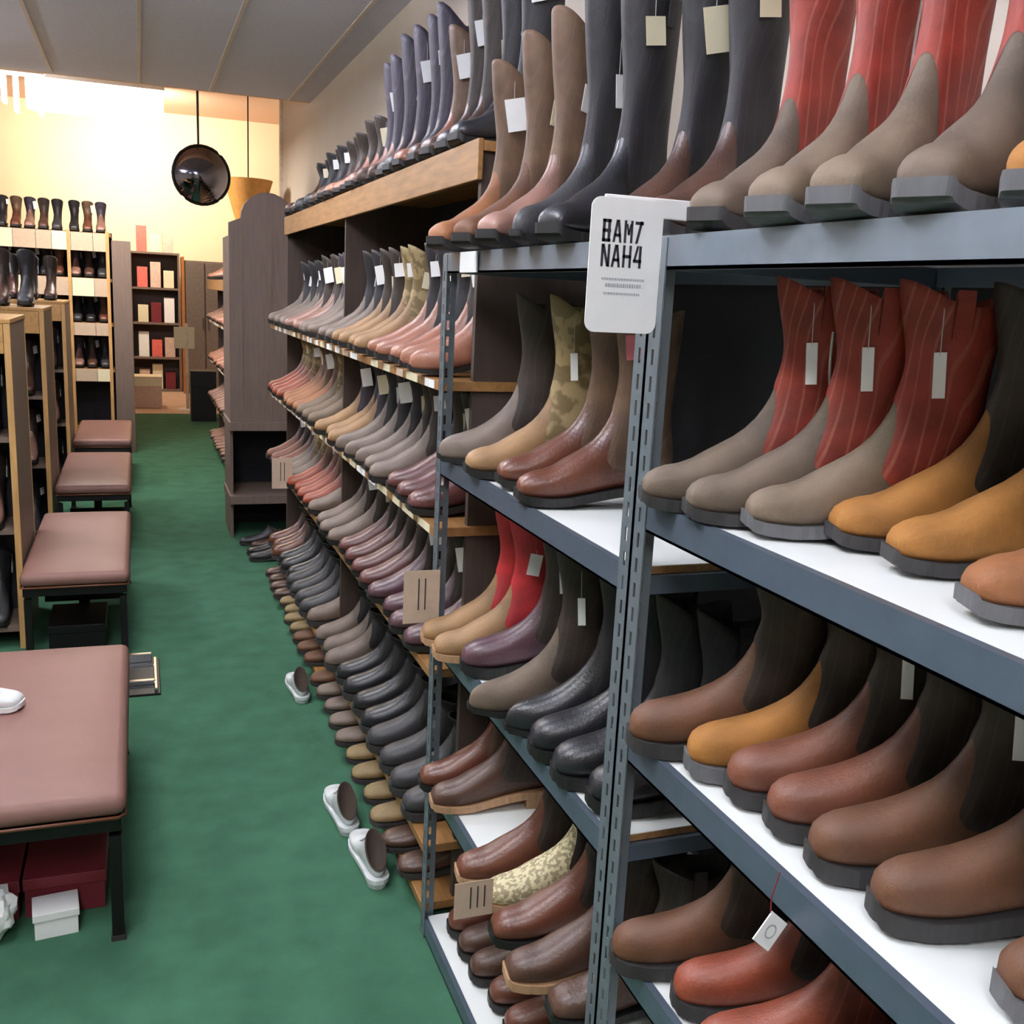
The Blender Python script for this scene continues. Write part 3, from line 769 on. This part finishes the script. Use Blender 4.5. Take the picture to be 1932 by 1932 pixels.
# tall pale shelving closing the aisle on the left
def tall_unit():
    t = thing('tall_shelving', 'tall pale shelving with boots behind the fourth bench', 'shelving', (-.22, 10.62, 0))
    w = 3.6
    pbox('back_panel', (-w, .42, 0), (0, .45, 2.12), M_SHADEBACK, t)
    for z in (.25, .82, 1.26, 1.68, 2.10):
        s = pbox('shelf', (-w, .02, z - .03), (-.004, .42, z), M_SHELFWOOD, t)
        if z > .5:
            k = 0; x = -.03
            while x > -w + .3:
                ww = (.13, .19, .16)[k % 3]
                pbox('fascia_card', (x - ww, .004, z - (.17 if z > 1.3 else .12)), (x, .0195, z - .002), (M_KRAFT, M_KRAFT, M_CREAM)[(k + int(z * 10)) % 3], s); x -= ww + .004; k += 1
    for x in (-.02, -.36, -1.3, -2.4, -w):
        pbox('upright', (x - .03, .0, 0), (x, .018, 2.12), M_OAKV, t)
    pbox('end_panel', (.002, -.02, 0), (.17, .5, 2.04), M_DKBROWN, t)
tall_unit()
for z, lv, n in ((2.10, 'top', 12), (1.68, 'second', 8), (1.26, 'third', 8), (.82, 'fourth', 6)):
    for k in range(n):
        fm, shm = ((CHEST, BRSHAFT), (BROWN, DKSHAFT), (BLACK, BLKSHAFT), (PINKBR, NAVYSH), (CHAR, BLKSHAFT))[(k * 2 + n + int(z * 10)) % 5]
        fw = {CHEST: 'chestnut', BROWN: 'dark brown', BLACK: 'black', PINKBR: 'pinkish brown', CHAR: 'charcoal'}[fm]
        t = boot("%s boot on the tall pale shelving's %s shelf, %s from the dark end" % (fw, lv, ORD[k]), 0, 0, z, 0, 'square', .30, fm, shm, M_BLKSOLE, tags=(k * 3) % 4 if k % 3 else None, group='boots on the tall pale shelving')
        t.rotation_euler = (0, 0, -math.pi / 2); t.location = (-.31 - .118 * k - (.03 if k > 2 else 0), 10.97, z + .0005)

# things on and under the benches
s = boot('grey white sneaker lying ready on the nearest bench', 0, 0, .43, 0, 'round', .3, WHITESH, None, M_WHITE, near=True, laced=True, name='sneaker')
s.location = (-.645, 3.20, .4285); s.rotation_euler = (0, 0, -.25)
def gauge():
    t = thing('foot_gauge', 'metal foot measuring plate on the carpet beside the second bench', 'foot gauge', (-.14, 4.20, 0), .0)
    pbox('base_plate', (0, 0, 0), (.19, .42, .010), M_BLACKMETAL, t, .003)
    pbox('heel_cup', (.03, .38, .010), (.16, .40, .05), M_CHROME, t, .003)
    pbox('slide_bar', (.02, .10, .0105), (.17, .125, .030), M_CHROME, t, .003)
    pbox('side_rail', (.165, .02, .0105), (.18, .40, .026), M_CHROME, t, .003)
gauge()
def crate(name, label, cat, loc, sx, sy, sz, m, lid, rot=0):
    t = thing(name, label, cat, loc, rot)
    pbox('tray', (-sx / 2, -sy / 2, 0), (sx / 2, sy / 2, sz * .86), m, t, .002)
    pbox('lid', (-sx / 2 - .004, -sy / 2 - .004, sz * .70), (sx / 2 + .004, sy / 2 + .004, sz), lid, t, .003)
    return t
M_REDBOX = mat('dark_red_box', (118, 34, 44), .6, var=.05)
crate('shoe_box', 'dark red shoe box under the nearest bench, by the outer leg', 'box', (-.225, 2.87, 0), .20, .34, .115, M_REDBOX, M_REDBOX)
crate('shoe_box', 'dark red shoe box under the nearest bench, away from the aisle', 'box', (-.44, 2.87, 0), .20, .34, .115, M_REDBOX, M_REDBOX)
crate('carton', 'small white carton under the nearest bench', 'box', (-.245, 2.635, 0), .105, .085, .075, M_WHITE, M_WHITE, .1)
def tissue():
    bm = bmesh.new(); bmesh.ops.create_icosphere(bm, subdivisions=3, radius=1)
    rr = random.Random(3)
    for v in bm.verts:
        k = 1 + .22 * math.sin(7 * v.co.x + 3 * v.co.z) * math.cos(6 * v.co.y) + rr.uniform(-.08, .08)
        v.co = Vector((v.co.x * .045 * k, v.co.y * .06 * k, .06 + v.co.z * .06 * k))
    zmin = min(v.co.z for v in bm.verts)
    for v in bm.verts: v.co.z -= zmin
    o = new_obj('tissue_paper', finish(bm, 'tissue_paper'), M_WHITE, None, (-.385, 2.63, 0))
    tag(o, 'crumpled white tissue paper under the nearest bench', 'paper')
tissue()
crate('shoe_box', 'black shoe box on the carpet under the second bench', 'box', (-.30, 4.98, 0), .24, .34, .13, M_BLACKMETAL, M_BLACKMETAL)

# ------------------------------------------------------------------ signs and cards
def hanging_sign():
    t = thing('hanging_sign', 'white rounded sign clipped to the near post of the steel racks', 'sign', (.560, 1.252, 1.660), 0)
    w, h, r = .106, .175, .014
    bm = bmesh.new(); prof = []
    for cx, cz, a0 in ((w - r, r, -90), (w - r, h - r, 0), (r, h - r, 90), (r, r, 180)):
        for k in range(7):
            a = math.radians(a0 + 15 * k); prof.append((cx + r * math.cos(a), cz + r * math.sin(a)))
    fr = [bm.verts.new((x, 0, z)) for x, z in prof]; bk = [bm.verts.new((x, .0016, z)) for x, z in prof]; n = len(prof)
    for k in range(n): bm.faces.new((fr[k], fr[(k + 1) % n], bk[(k + 1) % n], bk[k]))
    bm.faces.new(fr[::-1]); bm.faces.new(bk)
    new_obj('card', finish(bm, 'card'), M_WHITE, t)
    pbox('clip', (.02, .0018, h - .022), (.155, .008, h + .004), M_WHITE, t, .002)
    # heavy letter strokes, two lines of four marks, then fine print
    def quad(bm, pts): bm.faces.new([bm.verts.new((x, -.0006, z)) for x, z in pts])
    bm = bmesh.new()
    def stroke(x0, z0, x1, z1, tk): quad(bm, [(x0, z0), (x0 + tk, z0), (x1 + tk, z1), (x1, z1)])
    G = ([(0, 0, 0, 1, .3), (.55, 0, .55, .42, .3), (.55, .56, .55, 1, .3), ('b', 0), ('b', .43), ('b', .86)],
         [(-.05, 0, .28, 1, .26), (.68, 0, .38, 1, .26), ('m', .25)],
         [(0, 0, 0, 1, .26), (.68, 0, .68, 1, .26), (.2, .85, .42, .35, .2), (.62, .85, .4, .35, .2)],
         [(.1, 0, .55, 1, .28), ('b', .84)])
    H = ([(0, 0, 0, 1, .26), (.68, 0, .68, 1, .26), (.05, 1, .6, 0, .28)],
         [(-.05, 0, .28, 1, .26), (.68, 0, .38, 1, .26), ('m', .25)],
         [(0, 0, 0, 1, .26), (.68, 0, .68, 1, .26), ('b', .43)],
         [(.6, 0, .6, 1, .28), (0, .3, .35, 1, .24), ('b', .25)])
    for (line, z0) in ((G, .118), (H, .086)):
        for i, g in enumerate(line):
            X0 = .017 + i * .0158; cw, ch = .0138, .029
            for st in g:
                if st[0] == 'b': quad(bm, [(X0, z0 + st[1] * ch), (X0 + cw * .9, z0 + st[1] * ch), (X0 + cw * .9, z0 + (st[1] + .14) * ch), (X0, z0 + (st[1] + .14) * ch)])
                elif st[0] == 'm': quad(bm, [(X0 + .15 * cw, z0 + st[1] * ch), (X0 + cw * .8, z0 + st[1] * ch), (X0 + cw * .8, z0 + (st[1] + .14) * ch), (X0 + .15 * cw, z0 + (st[1] + .14) * ch)])
                else: stroke(X0 + st[0] * cw, z0 + st[1] * ch, X0 + st[2] * cw, z0 + st[3] * ch, st[4] * cw)
    new_obj('bold_lettering', finish(bm, 'bold_lettering'), M_INK, t)
    bm = bmesh.new(); rr = random.Random(5)
    for z, a, b, hh in ((.069, .020, .082, .0028), (.060, .026, .078, .0048), (.050, .024, .078, .0030)):
        x = a
        while x < b:
            ww = rr.uniform(.0016, .0034); quad(bm, [(x, z), (x + ww, z), (x + ww, z + hh), (x, z + hh)]); x += ww + .0008
    new_obj('fine_print', finish(bm, 'fine_print'), M_GREYINK, t)
hanging_sign()
def small_card(label, loc, w, h, m, n=2, rot=0.0):
    t = thing('sign_card', label, 'card', loc, rot)
    pbox('card', (0, 0, 0), (w, .0016, h), m, t)
    bm = bmesh.new()
    for k in range(n):
        x = w * (.40 + .18 * k)
        add_box(bm, (x, -.0006, h * .25), (x + w * .035, -.0001, h * .85))
    new_obj('printed_lines', finish(bm, 'printed_lines'), M_INK, t)
small_card('beige card with two dark lines standing beside the far steel post', (.597, 2.320, .895), .092, .135, M_KRAFT)
small_card('pale card standing before the burgundy boots of the pine shelving', (.585, 4.86, .742), .098, .15, M_KRAFT)
small_card('cardboard card with dark lines by the snakeskin boot', (.555, 1.690, .492), .080, .078, M_KRAFT, 3)
def diamond_tag():
    t = thing('swing_tag', 'white diamond swing tag hanging on a red cord before the rust boots', 'tag', (.655, .845, 1.012))
    m = Matrix.Rotation(math.radians(8), 4, 'Z') @ Matrix.Rotation(math.radians(42), 4, 'Y')
    bm = bmesh.new(); add_box(bm, (-.017, -.0008, -.019), (.017, .0008, .019), m); new_obj('card', finish(bm, 'card'), M_WHITE, t)
    bm = bmesh.new()
    for k in range(12):
        a0, a1 = 2 * math.pi * k / 12, 2 * math.pi * (k + 1) / 12
        bm.faces.new([bm.verts.new(m @ Vector((r * math.cos(a), -.0012, r * math.sin(a)))) for r, a in ((.007, a0), (.009, a0), (.009, a1), (.007, a1))])
    new_obj('printed_ring', finish(bm, 'printed_ring'), M_GREYINK, t)
    bm = bmesh.new(); add_tube(bm, [(-.002, 0, .024), (.0, .004, .04), (.012, .01, .066)], .0008, 4); new_obj('cord', finish(bm, 'cord'), M_REDBOX, t)
diamond_tag()

# ------------------------------------------------------------------ mirror, far hall, lamps
def mirror():
    t = thing('security_mirror', 'round convex security mirror hung high above the arched brown display', 'mirror', (.52, 9.0, 2.55), 0)
    bm = bmesh.new(); R, rim = .26, .225; rings = []
    for i in range(9):
        a = math.radians(62) * i / 8
        rr = rim * math.sin(a) / math.sin(math.radians(62)); d = .13 * (math.cos(a) - math.cos(math.radians(62))) / (1 - math.cos(math.radians(62)))
        rings.append([bm.verts.new((rr * math.cos(2 * math.pi * k / 32), -d, rr * math.sin(2 * math.pi * k / 32))) for k in range(32)] if i else [bm.verts.new((0, -d, 0))])
    for k in range(32): bm.faces.new((rings[0][0], rings[1][k], rings[1][(k + 1) % 32]))
    for a, b in zip(rings[1:], rings[2:]):
        for k in range(32): bm.faces.new((a[k], a[(k + 1) % 32], b[(k + 1) % 32], b[k]))
    new_obj('mirror_dome', finish(bm, 'mirror_dome', True), mat('dark_mirror', (120, 118, 126), .08, 1.0, var=.01), t)
    bm = bmesh.new(); add_tube(bm, [(.23 * math.cos(2 * math.pi * k / 32), .004, .23 * math.sin(2 * math.pi * k / 32)) for k in range(33)], .012, 8)
    new_obj('rim', finish(bm, 'rim', True), M_BLACKMETAL, t)
    bm = bmesh.new(); add_tube(bm, [(0, .05, 0), (0, .09, .05), (0, .09, HALL_CEIL - 2.55)], .010, 8); new_obj('bracket', finish(bm, 'bracket'), M_BLACKMETAL, t)
    bm = bmesh.new(); bmesh.ops.create_cone(bm, segments=32, radius1=.225, radius2=.12, depth=.06, cap_ends=True, matrix=Matrix.Translation((0, .036, 0)) @ Matrix.Rotation(-math.pi / 2, 4, 'X'))
    new_obj('backing', finish(bm, 'backing'), M_BLACKMETAL, t)
    t.rotation_euler = (0, 0, math.radians(12))
mirror()
def pendant_light():
    t = thing('pendant_light', 'long bright white pendant light hung beyond the grey ceiling', 'light', (-.24, 9.6, 3.14))
    pbox('housing', (-.55, -.11, .11), (.50, .11, .16), M_WHITE, t, .004)
    pbox('diffuser', (-.54, -.105, -.13), (.49, .105, .109), mat('lamp_diffuser', (255, 246, 235), .5, emit=((255, 240, 222), 7.0)), t, .02)
    for x in (-.4, .36):
        bm = bmesh.new(); add_tube(bm, [(x, 0, .16), (x, 0, HALL_CEIL - 3.14)], .006, 6); new_obj('hanging_rod', finish(bm, 'hanging_rod'), M_WHITE, t)
    area('lamp_light', (0, 0, -.15), 1.0, .22, WARM_POWER * .30, (1.0, .92, .82), parent=t)
pendant_light()
def strip_light():
    t = thing('strip_light', 'louvred strip light with bright slats left of the pendant light', 'light', (-1.03, 9.1, 3.06))
    pbox('housing', (-.36, -.10, .13), (.40, .10, .17), M_WHITE, t, .003)
    for k in range(9):
        x = -.33 + k * .085; dz = (.0, .06, .02, .09, .03, .07, .01, .05, .0)[k]
        pbox('slat', (x, -.08, -.16 + dz), (x + .028, .08, .128), mat('lit_slat', (255, 250, 245), .5, emit=((255, 246, 238), 3.0)), t, .006)
    for x in (-.3, .34):
        bm = bmesh.new(); add_tube(bm, [(x, 0, .17), (x, 0, HALL_CEIL - 3.06)], .006, 6); new_obj('hanging_rod', finish(bm, 'hanging_rod'), M_WHITE, t)
strip_light()
def wall_wash_helper(x, y, z, tx, tz, power, label):  # added lamp that brightens the far wall, fixture invented for it
    t = thing('wash_lamp_helper', label, 'lamp', (x, y, z), 0, 'added warm spot lamps lighting the far wall')
    bm = bmesh.new(); bmesh.ops.create_cone(bm, segments=20, radius1=.09, radius2=.06, depth=.2, cap_ends=True); new_obj('shade', finish(bm, 'shade'), M_BLACKMETAL, t)
    bm = bmesh.new(); add_tube(bm, [(0, 0, .1), (0, 0, HALL_CEIL - z)], .008, 6); new_obj('stem', finish(bm, 'stem'), M_BLACKMETAL, t)
    d = Vector((tx - x, HALL_END - y, tz - z))
    q = d.to_track_quat('-Z', 'Y').to_euler()
    area('lamp_light', tuple(d.normalized() * .14), .16, .16, power, (1.0, .86, .68), rot=q, parent=t)
wall_wash_helper(-.22, 15.2, 3.92, .35, 2.9, WARM_POWER * .62, 'added black spot lamp aimed at the far cream wall, over the aisle')
wall_wash_helper(-2.2, 15.0, 4.0, -2.2, 3.0, WARM_POWER * .05, 'added black spot lamp aimed at the far cream wall, left side')
wall_wash_helper(2.5, 14.2, 3.9, 2.6, 3.0, WARM_POWER * .07, 'added black spot lamp aimed at the far cream wall, right side')

# far hall furniture
def far_case(label, x0, x1, y, h, m, cells, depth=.5):
    t = thing('display_case', label, 'case', (x0, y, 0))
    w = x1 - x0
    pbox('back_panel', (0, depth - .02, 0), (w, depth, h), m, t)
    for x in (0, w - .03): pbox('side_panel', (x, 0, 0), (x + .03, depth - .02, h), m, t)
    for k in range(cells + 1): pbox('shelf', (.03, .01, h * k / cells + (.0 if k == 0 else -.03)), (w - .03, depth - .02, h * k / cells + (.03 if k == 0 else 0)), m, t)
    return t
far_case('brown display case with pale boxes against the far wall', -.1, .62, 16.6, 2.1, M_DKBROWN, 4)
cols = [mat('rose_box', (214, 186, 170), .6), M_CREAM, M_REDBOX, M_WHITE, mat('coral_box', (232, 110, 100), .6)]
k = 0
for z, zw in ((.03, 'bottom'), (.525, 'second'), (1.05, 'third'), (1.575, 'upper'), (2.10, 'top')):
    for j, x in enumerate((.08, .27, .46)):
        c = cols[(k * 3 + j) % 5] if zw != 'top' else (cols[4], cols[1], cols[0])[j]
        hh = (.30, .38, .26)[(k + j) % 3]
        o = pbox('carton', (x - .075, 16.68, z + .001), (x + .075, 16.9, z + .001 + hh), c, None, .004)
        tag(o, "%s carton on the far case's %s level, %s" % (c.name.replace('_box', '').replace('_card', '').replace('_', ' '), zw, ('left', 'middle', 'right')[j]), 'carton', 'cartons in the far display case')
    k += 1
def cupboard():
    t = thing('cupboard', 'tall brown cupboard with an orange oak side against the far wall', 'cupboard', (.64, 16.3, 0))
    pbox('carcass', (.035, .025, .08), (.62, .6, 2.0), M_DKBROWN, t)
    pbox('oak_side', (0, 0, 0), (.034, .6, 2.05), mat('orange_oak', (176, 112, 56), .5, var=.15), t)
    for x in (.05, .34): 
        d = pbox('door', (x, .004, .10), (x + .27, .0245, 1.98), mat('grey_brown_door', (112, 100, 92), .5, var=.15), t, .004)
        pbox('handle', (x + (.235 if x < .2 else .02), -.014, 1.0), (x + (.25 if x < .2 else .035), .0035, 1.16), M_CHROME, d)
    pbox('plinth', (.04, .04, 0), (.61, .59, .08), M_BLACKMETAL, t)
cupboard()
def pole():
    t = thing('display_pole', 'thin pale display pole standing on the tan tile floor', 'pole', (.60, 14.2, 0))
    bm = bmesh.new(); add_tube(bm, [(0, 0, .02), (0, 0, 1.15)], .02, 10); new_obj('shaft', finish(bm, 'shaft', True), M_RAIL, t)
    bm = bmesh.new(); bmesh.ops.create_cone(bm, segments=24, radius1=.14, radius2=.12, depth=.02, cap_ends=True, matrix=Matrix.Translation((0, 0, .01))); new_obj('base', finish(bm, 'base'), M_RAIL, t)
    pbox('sign_panel', (-.16, -.012, .82), (.10, .012, 1.10), M_CREAM, t, .003)
pole()
crate('storage_bin', 'black bin on the tiles beside the farther pine shelving', 'bin', (.74, 13.2, 0), .30, .34, .62, M_BLACKMETAL, M_BLACKMETAL)
crate('stool_box', 'pale block seat on the tan tiles beyond the carpet', 'seat', (.10, 14.6, 0), .36, .4, .42, mat('rose_block', (206, 176, 160), .6), M_CREAM)

# amber hanging lampshade and leaning boards by the wall corner
def amber_shade():
    t = thing('pendant_lamp', 'amber tapered hanging shade beside the security mirror', 'shade', (.98, 9.9, 2.42))
    bm = bmesh.new(); bmesh.ops.create_cone(bm, segments=24, radius1=.10, radius2=.22, depth=.42, cap_ends=False)
    new_obj('shade', finish(bm, 'shade', True), mat('amber_leather', (190, 134, 62), .6, var=.12), t)
    bm = bmesh.new(); add_tube(bm, [(0, 0, .2), (0, 0, HALL_CEIL - 2.42)], .006, 6); add_tube(bm, [(-.22, 0, .205), (.22, 0, .205)], .005, 6); new_obj('cord', finish(bm, 'cord'), M_BLACKMETAL, t)
amber_shade()
